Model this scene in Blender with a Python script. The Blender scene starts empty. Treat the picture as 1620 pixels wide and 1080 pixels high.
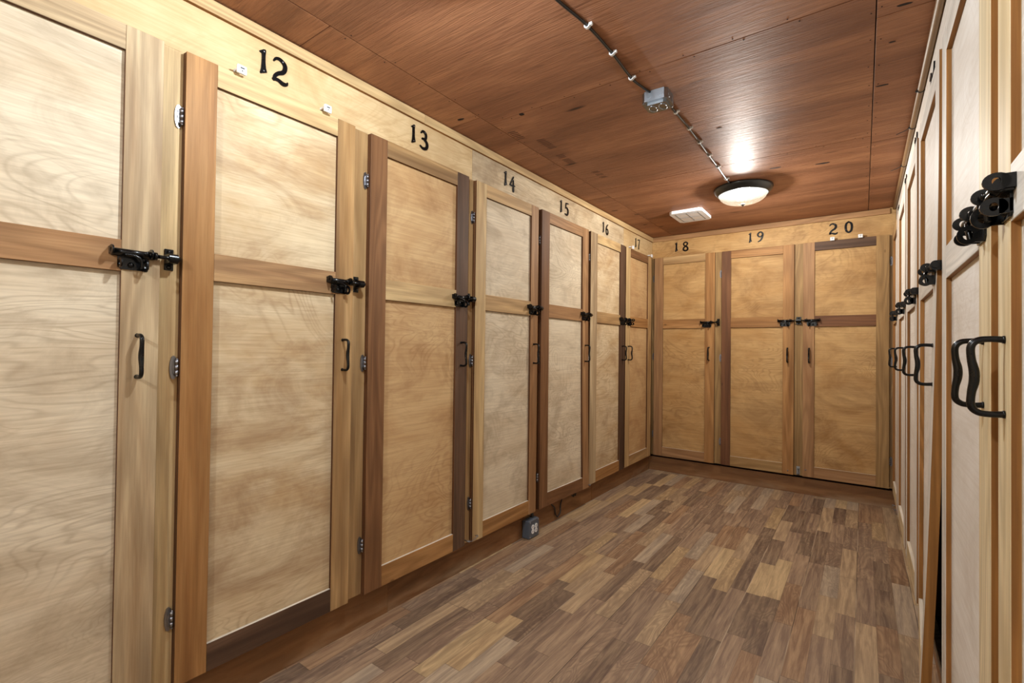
import bpy, bmesh, math, random
from math import pi, sin, cos, radians
from mathutils import Vector, Matrix

random.seed(7)
SC = bpy.context.scene
COL = SC.collection
SC.view_settings.view_transform = 'Standard'
SC.view_settings.look = 'None'
SC.view_settings.gamma = 1.0
SC.view_settings.use_curve_mapping = False
SC.view_settings.exposure = 0.25

# ------------------------------------------------------------------ room measures (metres)
ZC = 2.15                 # ceiling
BACK = 4.3316             # front of the doors of the far bank
XR = 1.731                # front of the doors of the right bank
DT = 0.0225               # door thickness = distance door front -> face frame
ZB, ZT = 0.147, 1.953     # door bottom / top
RAILS = ((1.887, 1.953), (1.304, 1.386), (0.147, 0.229))
KICK = 0.0437
YB = -1.7                 # wall behind the camera

# ------------------------------------------------------------------ node helpers
def s2l(c):
    return tuple(((v/255.0)/12.92 if v/255.0 <= 0.04045 else ((v/255.0+0.055)/1.055)**2.4) for v in c) + (1.0,)

class NT:
    def __init__(self, name):
        self.m = bpy.data.materials.new(name)
        self.m.use_nodes = True
        self.t = self.m.node_tree
        self.t.nodes.clear()
        self.out = self.t.nodes.new('ShaderNodeOutputMaterial')
        self.b = self.t.nodes.new('ShaderNodeBsdfPrincipled')
        self.t.links.new(self.b.outputs[0], self.out.inputs[0])
    def n(self, kind, **kw):
        nd = self.t.nodes.new(kind)
        for k, v in kw.items():
            setattr(nd, k, v)
        return nd
    def l(self, a, b):
        self.t.links.new(a, b)
    def set(self, sock, v):
        if hasattr(v, 'is_output') or isinstance(v, bpy.types.NodeSocket):
            self.l(v, sock)
        else:
            sock.default_value = v
    def math(self, op, a, b=None, c=None, clamp=False):
        nd = self.n('ShaderNodeMath', operation=op, use_clamp=clamp)
        self.set(nd.inputs[0], a)
        if b is not None: self.set(nd.inputs[1], b)
        if c is not None: self.set(nd.inputs[2], c)
        return nd.outputs[0]
    def vmath(self, op, a, b):
        nd = self.n('ShaderNodeVectorMath', operation=op)
        self.set(nd.inputs[0], a); self.set(nd.inputs[1], b)
        return nd.outputs[0]
    def noise(self, vec, scale, detail=3.0, rough=0.5, dist=0.0):
        nd = self.n('ShaderNodeTexNoise')
        self.l(vec, nd.inputs['Vector'])
        nd.inputs['Scale'].default_value = scale
        nd.inputs['Detail'].default_value = detail
        nd.inputs['Roughness'].default_value = rough
        nd.inputs['Distortion'].default_value = dist
        return nd.outputs['Fac']
    def ramp(self, fac, stops, interp='LINEAR'):
        nd = self.n('ShaderNodeValToRGB')
        cr = nd.color_ramp
        cr.interpolation = interp
        while len(cr.elements) < len(stops):
            cr.elements.new(0.5)
        for e, (p, c) in zip(cr.elements, stops):
            e.position = p
            e.color = c if len(c) == 4 else s2l(c)
        self.l(fac, nd.inputs[0])
        return nd.outputs[0]
    def mix(self, fac, a, b, blend='MIX'):
        nd = self.n('ShaderNodeMix', data_type='RGBA', blend_type=blend)
        self.set(nd.inputs[0], fac)
        self.set(nd.inputs[6], a); self.set(nd.inputs[7], b)
        return nd.outputs[2]
    def mapv(self, vec, scale, loc=(0, 0, 0)):
        nd = self.n('ShaderNodeMapping')
        self.l(vec, nd.inputs[0])
        nd.inputs['Scale'].default_value = scale
        nd.inputs['Location'].default_value = loc
        return nd.outputs[0]
    def objvec(self, k=17.0):
        tc = self.n('ShaderNodeTexCoord')
        oi = self.n('ShaderNodeObjectInfo')
        cx = self.n('ShaderNodeCombineXYZ')
        r = oi.outputs['Random']
        self.l(self.math('MULTIPLY', r, k), cx.inputs[0])
        self.l(self.math('MULTIPLY', r, k*2.3), cx.inputs[1])
        self.l(self.math('MULTIPLY', r, k*1.7), cx.inputs[2])
        return self.vmath('ADD', tc.outputs['Object'], cx.outputs[0])
    def bump(self, h, strength, dist=0.002):
        nd = self.n('ShaderNodeBump')
        nd.inputs['Strength'].default_value = strength
        nd.inputs['Distance'].default_value = dist
        self.l(h, nd.inputs['Height'])
        self.l(nd.outputs[0], self.b.inputs['Normal'])
    def fin(self, color, rough=0.45, spec=0.4, metal=0.0):
        self.set(self.b.inputs['Base Color'], color)
        self.set(self.b.inputs['Roughness'], rough)
        self.b.inputs['Specular IOR Level'].default_value = spec
        self.b.inputs['Metallic'].default_value = metal
        return self.m

def plain(name, rgb, rough=0.5, metal=0.0, spec=0.5, coat=0.0):
    t = NT(name)
    v = t.objvec()
    f = t.noise(v, 60.0, 3.0)
    c = t.mix(t.math('MULTIPLY', f, 0.25), s2l(rgb), s2l(tuple(int(x*0.8) for x in rgb)))
    t.b.inputs['Coat Weight'].default_value = coat
    t.b.inputs['Coat Roughness'].default_value = 0.12
    r = t.math('ADD', t.math('MULTIPLY', f, 0.15), rough-0.07)
    return t.fin(c, r, spec, metal)

_wood = {}
TONES = {   # light, dark, streak, amount of streak
    'tan':    ((202, 168, 120), (166, 130, 86), (128, 94, 64), 0.34),
    'grey':   ((204, 182, 146), (164, 136, 102), (120, 98, 78), 0.46),
    'honey':  ((190, 144, 92), (154, 108, 62), (116, 78, 46), 0.38),
    'alder':  ((182, 142, 100), (150, 110, 74), (124, 88, 60), 0.34),
    'olive':  ((178, 144, 96), (146, 112, 70), (112, 84, 54), 0.42),
    'brown':  ((144, 104, 70), (114, 78, 50), (88, 60, 40), 0.38),
    'walnut': ((112, 86, 67), (84, 62, 48), (62, 46, 37), 0.38),
    'cherry': ((130, 90, 60), (100, 65, 44), (56, 38, 31), 0.52),
    'pale':   ((214, 186, 138), (186, 152, 106), (160, 124, 84), 0.30),
    'cream':  ((230, 214, 178), (212, 188, 144), (194, 162, 116), 0.20),
    'white':  ((230, 226, 217), (216, 209, 198), (196, 182, 163), 0.20),  # right-bank boards whitened, painting the strong cool light into the wood
    'streak': ((202, 166, 116), (168, 128, 82), (86, 62, 46), 0.68),
    'twotone': ((192, 156, 110), (142, 104, 74), (106, 76, 60), 0.64),
    'edge':   ((172, 122, 66), (138, 92, 46), (104, 66, 32), 0.30),
    'shadedge': ((108, 70, 42), (82, 51, 30), (62, 38, 23), 0.30),  # brown edge stain darkened to paint in the shadow along door edges
    'offwhite':    ((240, 234, 222), (226, 216, 198), (210, 196, 172), 0.10),  # near-white wood for the top edges of the bottom rails
}
def wood(tone, axis='Z'):
    key = (tone, axis)
    if key in _wood: return _wood[key]
    L, D, S, amt = TONES[tone]
    t = NT('wood_%s_grain_%s' % (tone, axis.lower()))
    v = t.objvec()
    along = {'X': 0, 'Y': 1, 'Z': 2}[axis]
    def sc(a, b):
        s = [b, b, b]; s[along] = a
        return tuple(s)
    broad = t.noise(t.mapv(v, sc(0.9, 13.0)), 1.0, 4.0, 0.55, 0.9)
    fig = t.math('SINE', t.math('MULTIPLY', t.noise(t.mapv(v, sc(0.55, 7.0)), 1.0, 2.0, 0.45, 0.4), 70.0))
    fibre = t.noise(t.mapv(v, sc(7.0, 260.0)), 1.0, 3.0, 0.6)
    col = t.ramp(broad, [(0.32, D), (0.62, L)])
    strk = t.noise(t.mapv(v, sc(0.42, 9.0), (3.1, 7.7, 1.3)), 1.0, 3.0, 0.5, 0.5)
    sf = t.ramp(strk, [(max(0.0, 0.66-amt*0.25), (0, 0, 0, 1)), (min(0.95, 0.80-amt*0.15), (1, 1, 1, 1))])
    col = t.mix(t.math('MULTIPLY', sf, 0.9), col, s2l(S))
    figf = t.math('MULTIPLY_ADD', fig, 0.21, 0.21)
    col = t.mix(figf, col, s2l(tuple(int(x*0.78) for x in D)))
    col = t.mix(t.math('MULTIPLY', t.math('SUBTRACT', fibre, 0.35, clamp=True), 0.95), col, s2l(tuple(int(x*0.72) for x in D)))
    # a few small knots and pin holes
    vo = t.n('ShaderNodeTexVoronoi'); vo.inputs['Scale'].default_value = 1.0
    t.l(t.mapv(v, sc(2.6, 6.0)), vo.inputs['Vector'])
    kn = t.ramp(vo.outputs['Distance'], [(0.018, (1, 1, 1, 1)), (0.05, (0, 0, 0, 1))])
    col = t.mix(t.math('MULTIPLY', kn, 0.7), col, s2l((70, 46, 32)))
    t.bump(fibre, 0.05)
    _wood[key] = t.fin(col, 0.55, 0.22)
    return _wood[key]

_ply = {}
PLY = {
    'birch':  ((218, 200, 166), (194, 165, 124), (138, 102, 68), 0.42),
    'warm':   ((208, 176, 130), (190, 152, 106), (146, 104, 66), 0.42),
    'grey':   ((216, 199, 168), (188, 163, 128), (124, 102, 77), 0.42),
    'ash':    ((224, 211, 186), (204, 185, 156), (148, 128, 102), 0.42),
    'gold':   ((200, 164, 112), (178, 137, 85), (126, 90, 54), 0.42),
    'white':  ((230, 226, 219), (218, 211, 201), (194, 182, 166), 0.42),  # right-wall plywood, its strong light put into the colour
    'header': ((212, 188, 146), (196, 166, 120), (168, 134, 90), 0.36),
}
def ply(tone, flip=False):
    key = (tone, flip)
    if key in _ply: return _ply[key]
    L, M, D, k = PLY[tone]
    t = NT('plywood_%s' % tone + ('_upright' if flip else ''))
    v = t.objvec(23.0)
    a, b = (1.0, 2.6) if not flip else (2.6, 1.0)
    h = t.noise(t.mapv(v, (a*1.1, 1.0, b*1.1)), 1.0, 3.2, 0.50, 1.3)
    bands = t.math('SINE', t.math('MULTIPLY', h, 190.0))
    bands = t.math('POWER', t.math('MULTIPLY_ADD', bands, 0.5, 0.5), 4.0)
    amp = t.noise(t.mapv(v, (1.7, 1.0, 2.2), (4, 1, 9)), 1.0, 2.0)
    amp = t.ramp(amp, [(0.42, (0, 0, 0, 1)), (0.62, (1, 1, 1, 1))])
    blot = t.noise(t.mapv(v, (a*2.2, 1.0, b*1.7), (7, 3, 5)), 1.0, 4.0, 0.6, 0.8)
    smud = t.noise(t.mapv(v, (a*3.0, 1.0, b*1.8), (2, 8, 1)), 1.0, 6.0, 0.66, 1.0)
    f1, f2 = (5.0, 150.0) if not flip else (150.0, 5.0)
    fib = t.noise(t.mapv(v, (f1, 30.0, f2)), 1.0, 4.0, 0.65)
    col = t.ramp(blot, [(0.30, M), (0.60, L)])
    sm = t.ramp(smud, [(0.46, (0, 0, 0, 1)), (0.80, (1, 1, 1, 1))])
    col = t.mix(t.math('MULTIPLY', sm, 0.85), col, s2l(D))
    col = t.mix(t.math('MULTIPLY', t.math('MULTIPLY', bands, amp), 0.34), col, s2l(D))
    col = t.mix(t.math('MULTIPLY', t.math('SUBTRACT', fib, 0.38, clamp=True), 1.1), col, s2l(D))
    t.bump(fib, 0.03)
    _ply[key] = t.fin(col, 0.58, 0.20)
    return _ply[key]

def ceiling_material():
    t = NT('stained_plywood_ceiling')
    g = t.n('ShaderNodeNewGeometry')
    cx = t.n('ShaderNodeCombineXYZ')
    r = g.outputs['Random Per Island']
    t.l(t.math('MULTIPLY', r, 31.0), cx.inputs[0]); t.l(t.math('MULTIPLY', r, 57.0), cx.inputs[1])
    v = t.vmath('ADD', g.outputs['Position'], cx.outputs[0])
    broad = t.noise(t.mapv(v, (0.8, 3.6, 1.0)), 1.0, 4.0, 0.55, 1.2)
    fine = t.noise(t.mapv(v, (5.0, 70.0, 1.0)), 1.0, 5.0, 0.65, 1.2)
    fibre = t.noise(t.mapv(v, (9.0, 300.0, 1.0)), 1.0, 3.0, 0.6)
    dark = t.noise(t.mapv(v, (2.4, 26.0, 1.0), (5, 2, 0)), 1.0, 3.0, 0.55, 0.6)
    col = t.ramp(broad, [(0.30, (140, 97, 71)), (0.50, (166, 116, 85)), (0.70, (190, 138, 101))])
    col = t.mix(t.math('MULTIPLY', t.math('SUBTRACT', fine, 0.42, clamp=True), 1.7), col, s2l((98, 62, 44)))
    dk = t.ramp(dark, [(0.66, (0, 0, 0, 1)), (0.80, (1, 1, 1, 1))])
    col = t.mix(t.math('MULTIPLY', dk, 0.55), col, s2l((58, 30, 20)))
    vo = t.n('ShaderNodeTexVoronoi'); vo.inputs['Scale'].default_value = 1.0
    t.l(t.mapv(v, (1.3, 6.0, 1.0)), vo.inputs['Vector'])
    kn = t.ramp(vo.outputs['Distance'], [(0.03, (1, 1, 1, 1)), (0.075, (0, 0, 0, 1))])
    col = t.mix(t.math('MULTIPLY', kn, 0.85), col, s2l((40, 22, 16)))
    hh = t.math('ADD', t.math('MULTIPLY', fine, 1.0), t.math('MULTIPLY', fibre, 0.5))
    t.bump(hh, 0.9, 0.005)
    return t.fin(col, 0.56, 0.21)

def floor_material():
    t = NT('laminate_block_floor')
    g = t.n('ShaderNodeNewGeometry')
    sp = t.n('ShaderNodeSeparateXYZ'); t.l(g.outputs['Position'], sp.inputs[0])
    X, Y = sp.outputs[0], sp.outputs[1]
    W = 0.0685
    u = t.math('DIVIDE', t.math('SUBTRACT', X, 1.335), W)
    i = t.math('FLOOR', u); fu = t.math('SUBTRACT', u, i)
    def rnd(*s):
        cx = t.n('ShaderNodeCombineXYZ')
        for k, q in enumerate(s): t.set(cx.inputs[k], q)
        w = t.n('ShaderNodeTexWhiteNoise', noise_dimensions='3D'); t.l(cx.outputs[0], w.inputs[0])
        return w.outputs['Value']
    ln = t.math('MULTIPLY_ADD', rnd(i, 3.0, 1.0), 0.22, 0.36)
    vv = t.math('ADD', t.math('DIVIDE', Y, ln), t.math('MULTIPLY', rnd(i, 7.0, 2.0), 5.0))
    k = t.math('FLOOR', vv); fv = t.math('SUBTRACT', vv, k)
    r1 = rnd(i, k, 5.0); r2 = rnd(i, k, 9.0); r3 = rnd(i, k, 13.0)
    col = t.ramp(r1, [(0.0, (120, 97, 84)), (0.16, (158, 131, 111)), (0.30, (186, 159, 128)), (0.44, (146, 121, 104)),
                      (0.56, (194, 164, 124)), (0.66, (160, 124, 96)), (0.80, (208, 180, 138)), (0.90, (182, 164, 144))], 'CONSTANT')
    cx = t.n('ShaderNodeCombineXYZ')
    t.l(t.math('ADD', X, t.math('MULTIPLY', r2, 40.0)), cx.inputs[0])
    t.l(t.math('ADD', Y, t.math('MULTIPLY', r3, 40.0)), cx.inputs[1])
    v = cx.outputs[0]
    gr = t.noise(t.mapv(v, (52.0, 3.4, 1.0)), 1.0, 5.0, 0.66, 0.6)
    sw = t.math('SINE', t.math('MULTIPLY', t.noise(t.mapv(v, (9.0, 2.6, 1.0)), 1.0, 2.0, 0.5, 0.9), 95.0))
    swm = t.ramp(r2, [(0.55, (0, 0, 0, 1)), (0.6, (1, 1, 1, 1))], 'LINEAR')
    fib = t.noise(t.mapv(v, (240.0, 14.0, 1.0)), 1.0, 3.0, 0.6)
    dk = t.mix(0.62, col, s2l((62, 45, 35)))
    lt = t.mix(0.45, col, s2l((222, 196, 152)))
    col2 = t.mix(t.ramp(gr, [(0.38, (0, 0, 0, 1)), (0.62, (1, 1, 1, 1))]), dk, lt)
    col2 = t.mix(0.58, col, col2)
    col2 = t.mix(t.math('MULTIPLY', t.math('MULTIPLY', t.math('MULTIPLY_ADD', sw, 0.5, 0.5), swm), 0.45), col2, dk)
    col2 = t.mix(t.math('MULTIPLY', t.math('SUBTRACT', fib, 0.4, clamp=True), 0.9), col2, dk)
    def near(f, w):
        a = t.math('MINIMUM', f, t.math('SUBTRACT', 1.0, f))
        return t.math('LESS_THAN', a, w)
    e = t.math('MAXIMUM', near(fu, 0.012), near(fv, 0.004))
    col2 = t.mix(t.math('MULTIPLY', e, 0.35), col2, s2l((60, 44, 34)))
    # plank joints every three strips
    pu = t.math('DIVIDE', t.math('SUBTRACT', X, 1.335), W*3.0)
    pf = t.math('SUBTRACT', pu, t.math('FLOOR', pu))
    pe = near(pf, 0.0065)
    wob = t.noise(t.mapv(g.outputs['Position'], (3.0, 1.6, 1.0)), 1.0, 2.0)
    jc = t.ramp(wob, [(0.47, (52, 38, 30)), (0.56, (196, 178, 152))])
    col2 = t.mix(t.math('MULTIPLY', pe, 0.75), col2, jc)
    dust = t.noise(t.mapv(g.outputs['Position'], (2.2, 2.2, 1.0)), 1.0, 5.0, 0.6)
    col2 = t.mix(t.math('MULTIPLY', t.math('SUBTRACT', dust, 0.45, clamp=True), 0.5), col2, s2l((150, 132, 112)))
    t.bump(gr, 0.06)
    rg = t.math('MULTIPLY_ADD', dust, 0.25, 0.42)
    return t.fin(col2, rg, 0.35)

def kick_material():
    t = NT('stained_kick_board')
    g = t.n('ShaderNodeNewGeometry')
    r = g.outputs['Random Per Island']
    cx = t.n('ShaderNodeCombineXYZ'); t.l(t.math('MULTIPLY', r, 19.0), cx.inputs[0]); t.l(t.math('MULTIPLY', r, 33.0), cx.inputs[2])
    v = t.vmath('ADD', g.outputs['Position'], cx.outputs[0])
    br = t.noise(t.mapv(v, (2.5, 2.5, 16.0)), 1.0, 4.0, 0.6, 0.8)
    col = t.ramp(br, [(0.3, (100, 68, 42)), (0.5, (128, 90, 58)), (0.7, (148, 110, 74))])
    col = t.mix(t.math('MULTIPLY', r, 0.35), col, s2l((132, 96, 62)))
    sp = t.n('ShaderNodeSeparateXYZ'); t.l(g.outputs['Position'], sp.inputs[0])
    scuff = t.noise(t.mapv(v, (1.4, 1.4, 6.0), (3, 3, 3)), 1.0, 4.0, 0.6)
    low = t.math('SUBTRACT', 0.075, sp.outputs[2], clamp=True)
    sf = t.math('MULTIPLY', t.math('MULTIPLY', low, 26.0), t.math('SUBTRACT', scuff, 0.50, clamp=True))
    col = t.mix(t.math('MULTIPLY', sf, 2.6, clamp=True), col, s2l((172, 148, 118)))
    return t.fin(col, 0.5, 0.3)

def dome_material(name, base, strength, clear):
    """lit alabaster glass: streaky glowing glass that also lets the bulb behind it through"""
    t = NT(name)
    tc = t.n('ShaderNodeTexCoord')
    sp = t.n('ShaderNodeSeparateXYZ'); t.l(tc.outputs['Object'], sp.inputs[0])
    ang = t.math('ARCTAN2', sp.outputs[1], sp.outputs[0])
    cx = t.n('ShaderNodeCombineXYZ'); t.l(t.math('MULTIPLY', ang, 3.0), cx.inputs[0]); t.l(t.math('MULTIPLY', sp.outputs[2], 9.0), cx.inputs[1])
    f = t.noise(cx.outputs[0], 4.0, 4.0, 0.6, 0.4)
    c = t.ramp(f, [(0.42, s2l(base[0])), (0.60, s2l(base[1]))])
    t.b.inputs['Emission Strength'].default_value = strength
    t.l(c, t.b.inputs['Emission Color'])
    t.fin(s2l((30, 28, 24)), 0.25, 0.5)
    tr = t.n('ShaderNodeBsdfTransparent')
    mx = t.n('ShaderNodeMixShader'); mx.inputs[0].default_value = clear
    t.l(t.b.outputs[0], mx.inputs[1]); t.l(tr.outputs[0], mx.inputs[2])
    t.l(mx.outputs[0], t.out.inputs[0])
    return t.m

BLACK = plain('black_enamel', (5, 7, 9), 0.28, 0.0, 0.24, 0.22)
CHROME = plain('nickel_plate', (150, 150, 154), 0.36, 1.0)
STEEL = plain('galvanised_steel', (168, 176, 184), 0.34, 1.0)
WHITEP = plain('white_plastic', (236, 238, 240), 0.35)
GREYP = plain('grey_painted_box', (92, 100, 112), 0.40, 0.2)
CABLE = plain('black_cable_sheath', (22, 24, 27), 0.35, 0.0, 0.5, 0.4)
BRONZE = plain('dark_bronze_paint', (34, 38, 40), 0.35, 0.2, 0.5, 0.3)
PIPE = plain('beige_conduit_paint', (140, 112, 80), 0.50, 0.0, 0.4, 0.0)
DARK = plain('dark_slot', (10, 9, 8), 0.8)
NAIL = plain('nail_hole', (34, 20, 15), 0.8)
STAMP = plain('faded_ink', (84, 52, 38), 0.6)
VENTW = plain('vent_enamel', (240, 244, 250), 0.3)
VENTG = plain('vent_slot_shade', (150, 156, 164), 0.5)
KICKM = kick_material()
CEILM = ceiling_material()
FLOORM = floor_material()
INNER = plain('bare_plywood_inside', (120, 84, 54), 0.7)

# ------------------------------------------------------------------ mesh helpers
def mesh_of(bm, name, mats):
    bm.normal_update()
    me = bpy.data.meshes.new(name)
    bm.to_mesh(me); bm.free()
    for m in (mats if isinstance(mats, (list, tuple)) else [mats]):
        me.materials.append(m)
    return me
def link(name, data, parent=None, loc=(0, 0, 0), rotz=0.0):
    o = bpy.data.objects.new(name, data)
    COL.objects.link(o)
    o.location = loc
    o.rotation_euler = (0, 0, rotz)
    if parent is not None: o.parent = parent
    return o
def make(name, bm, mats, parent=None, loc=(0, 0, 0), rotz=0.0):
    return link(name, mesh_of(bm, name, mats), parent, loc, rotz)
def tag(o, label, cat, group=None):
    o['label'] = label; o['category'] = cat
    if group: o['group'] = group
    return o
def structure(o):
    o['kind'] = 'structure'; return o
def box(bm, x0, x1, y0, y1, z0, z1, bev=0.0, nz=1, mi=0, edge_mi=None, edge_faces=()):
    """axis aligned box; faces named in edge_faces ('-x','+x','-z','+z') take edge_mi"""
    vs, fs = [], []
    zs = [z0+(z1-z0)*k/nz for k in range(nz+1)]
    ring = [(x0, y0), (x1, y0), (x1, y1), (x0, y1)]
    for z in zs:
        vs.append([bm.verts.new((x, y, z)) for x, y in ring])
    def f(vl, tagname):
        fc = bm.faces.new(vl); fc.material_index = edge_mi if (edge_mi is not None and tagname in edge_faces) else mi
        fs.append(fc)
    for k in range(nz):
        a, b = vs[k], vs[k+1]
        for j, nm in enumerate(('-y', '+x', '+y', '-x')):
            f([a[j], a[(j+1) % 4], b[(j+1) % 4], b[j]], nm)
    f(list(reversed(vs[0])), '-z'); f(vs[-1], '+z')
    if bev > 0 and nz == 1:
        es = list({e for fc in fs for e in fc.edges})
        bmesh.ops.bevel(bm, geom=es, offset=bev, segments=1, affect='EDGES', profile=0.5)
def cyl(bm, p0, p1, r0, r1=None, seg=16, caps=True, mi=0, smooth=True):
    p0, p1 = Vector(p0), Vector(p1)
    r1 = r0 if r1 is None else r1
    d = (p1-p0).normalized()
    a = d.orthogonal().normalized(); b = d.cross(a)
    A = [bm.verts.new(p0+(a*cos(2*pi*k/seg)+b*sin(2*pi*k/seg))*r0) for k in range(seg)]
    B = [bm.verts.new(p1+(a*cos(2*pi*k/seg)+b*sin(2*pi*k/seg))*r1) for k in range(seg)]
    for k in range(seg):
        fc = bm.faces.new([A[k], A[(k+1) % seg], B[(k+1) % seg], B[k]]); fc.smooth = smooth; fc.material_index = mi
    if caps:
        for ring in (list(reversed(A)), B):
            fc = bm.faces.new(ring); fc.material_index = mi
def tube(bm, pts, radii, seg=12, mi=0):
    pts = [Vector(p) for p in pts]
    n = len(pts)
    if not isinstance(radii, (list, tuple)): radii = [radii]*n
    rings, up = [], None
    for i, p in enumerate(pts):
        t = (pts[min(i+1, n-1)]-pts[max(i-1, 0)]).normalized()
        if up is None: up = t.orthogonal().normalized()
        a = (up-t*up.dot(t)).normalized(); up = a
        b = t.cross(a)
        rings.append([bm.verts.new(p+(a*cos(2*pi*k/seg)+b*sin(2*pi*k/seg))*radii[i]) for k in range(seg)])
    for i in range(n-1):
        for k in range(seg):
            fc = bm.faces.new([rings[i][k], rings[i][(k+1) % seg], rings[i+1][(k+1) % seg], rings[i+1][k]])
            fc.smooth = True; fc.material_index = mi
    for ring in (list(reversed(rings[0])), rings[-1]):
        fc = bm.faces.new(ring); fc.material_index = mi
def catmull(P, n=8):
    out = []
    for i in range(len(P)-1):
        p0, p1, p2, p3 = P[max(i-1, 0)], P[i], P[i+1], P[min(i+2, len(P)-1)]
        for k in range(n):
            t = k/n
            out.append(tuple(0.5*((2*b)+(-a+c)*t+(2*a-5*b+4*c-d)*t*t+(-a+3*b-3*c+d)*t**3) for a, b, c, d in zip(p0, p1, p2, p3)))
    out.append(tuple(P[-1]))
    return out
def prism(bm, outline, y0, y1, mi=0, axis='y', smooth=False):
    """outline: (a, b) points; extruded along axis"""
    def P(a, b, h):
        return {'y': (a, h, b), 'x': (h, a, b), 'z': (a, b, h)}[axis]
    A = [bm.verts.new(P(a, b, y0)) for a, b in outline]
    B = [bm.verts.new(P(a, b, y1)) for a, b in outline]
    n = len(outline)
    fs = []
    for k in range(n):
        fc = bm.faces.new([A[k], A[(k+1) % n], B[(k+1) % n], B[k]]); fc.smooth = smooth; fs.append(fc)
    fs.append(bm.faces.new(list(reversed(A)))); fs.append(bm.faces.new(B))
    for fc in fs: fc.material_index = mi
    bmesh.ops.recalc_face_normals(bm, faces=fs)
def dome_screw(bm, c, r, h, seg=12, mi=0):
    """low dome standing on the plane y = c.y, bulging to -y"""
    c = Vector(c); prev = None
    for j in range(4):
        a = j/4*pi/2
        ring = [bm.verts.new(c+Vector((r*cos(a)*cos(2*pi*k/seg), -h*sin(a), r*cos(a)*sin(2*pi*k/seg)))) for k in range(seg)]
        if prev:
            for k in range(seg):
                fc = bm.faces.new([prev[k], ring[k], ring[(k+1) % seg], prev[(k+1) % seg]]); fc.smooth = True; fc.material_index = mi
        prev = ring
    top = bm.verts.new(c+Vector((0, -h, 0)))
    for k in range(seg):
        fc = bm.faces.new([prev[k], top, prev[(k+1) % seg]]); fc.smooth = True; fc.material_index = mi
def lathe(bm, prof, seg=48, mi=0, smooth=True):
    rings = []
    for r, z in prof:
        if r < 1e-6: rings.append([bm.verts.new((0, 0, z))])
        else: rings.append([bm.verts.new((r*cos(2*pi*k/seg), r*sin(2*pi*k/seg), z)) for k in range(seg)])
    fs = []
    for A, B in zip(rings, rings[1:]):
        for k in range(seg):
            k2 = (k+1) % seg
            vl = [A[k % len(A)], A[k2 % len(A)], B[k2 % len(B)], B[k % len(B)]]
            vl = [x for n_, x in enumerate(vl) if x not in vl[:n_]]
            if len(vl) >= 3:
                fc = bm.faces.new(vl); fc.smooth = smooth; fc.material_index = mi; fs.append(fc)
    bmesh.ops.recalc_face_normals(bm, faces=fs)

# ------------------------------------------------------------------ door hardware (front view: x right, z up, -y towards the room)
def ring_lug(bm, x, t, c_n, c_z, rn, rz, hr, base_n=0.0):
    """rounded plate square to the bolt, standing out from the door, with a padlock hole; plane x = const"""
    seg = 20
    out, hole = [], []
    for k in range(seg):
        a = 2*pi*k/seg
        out.append((c_n+rn*cos(a), c_z+rz*sin(a)))
        hole.append((c_n+hr*cos(a), c_z+hr*1.25*sin(a)))
    vs = {}
    for nm, pts in (('o', out), ('h', hole)):
        for sd, xx in ((0, x), (1, x+t)):
            vs[nm, sd] = [bm.verts.new((xx, -n, z)) for n, z in pts]
    fs = []
    for k in range(seg):
        j = (k+1) % seg
        for sd in (0, 1):
            fs.append(bm.faces.new([vs['o', sd][k], vs['o', sd][j], vs['h', sd][j], vs['h', sd][k]]))
        fs.append(bm.faces.new([vs['o', 0][k], vs['o', 1][k], vs['o', 1][j], vs['o', 0][j]]))
        fs.append(bm.faces.new([vs['h', 0][k], vs['h', 0][j], vs['h', 1][j], vs['h', 1][k]]))
    bmesh.ops.recalc_face_normals(bm, faces=fs)
    # neck joining the ring to the plate
    box(bm, x, x+t, -(c_n-hr*1.05), -base_n, c_z-rz*0.80, c_z+rz*0.80)

def bolt_mesh(mirror=False, rod=0.150):
    bm = bmesh.new()
    N = 0.014
    # sleeve: half round housing with rolled lower lip
    cyl(bm, (0.0036, -N, 0), (0.100, -N, 0), 0.0088, seg=18)
    cyl(bm, (0.092, -N, 0), (0.100, -N, 0), 0.0106, seg=18)
    box(bm, 0.004, 0.096, -0.012, -0.0004, -0.010, 0.006, bev=0.0012)
    # fixing plate with two domed screws
    out = [(0.018, -0.008), (0.018, -0.036), (0.024, -0.043), (0.078, -0.043), (0.086, -0.036), (0.086, -0.008)]
    prism(bm, out, -0.0036, -0.0003)
    dome_screw(bm, (0.046, -0.0036, -0.031), 0.0075, 0.0055)
    dome_screw(bm, (0.026, -0.0036, -0.022), 0.0045, 0.0035)
    # raised shoulder curving down from the sleeve, and the two padlock lugs
    tube(bm, catmull([(0.030, -0.018, -0.006), (0.052, -0.020, -0.008), (0.064, -0.021, -0.018), (0.067, -0.018, -0.040)], 6), 0.0042, 10)
    ring_lug(bm, 0.072, 0.0036, 0.022, -0.031, 0.0150, 0.0165, 0.0068)
    ring_lug(bm, 0.084, 0.0036, 0.020, 0.003, 0.0150, 0.0125, 0.0045)
    ring_lug(bm, 0.0, 0.0036, 0.0195, 0.003, 0.0150, 0.0125, 0.0050)
    ring_lug(bm, 0.018, 0.0036, 0.0195, -0.028, 0.0150, 0.0130, 0.0050)
    # sliding rod
    cyl(bm, (0.100, -N, 0), (rod, -N, 0), 0.0050, seg=14)
    dome_screw(bm, (0.075, -0.0225, 0.002), 0.006, 0.004)
    if mirror:
        for v in bm.verts: v.co.x = -v.co.x
        bmesh.ops.reverse_faces(bm, faces=bm.faces[:])
    return mesh_of(bm, 'slide_bolt', BLACK)
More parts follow.
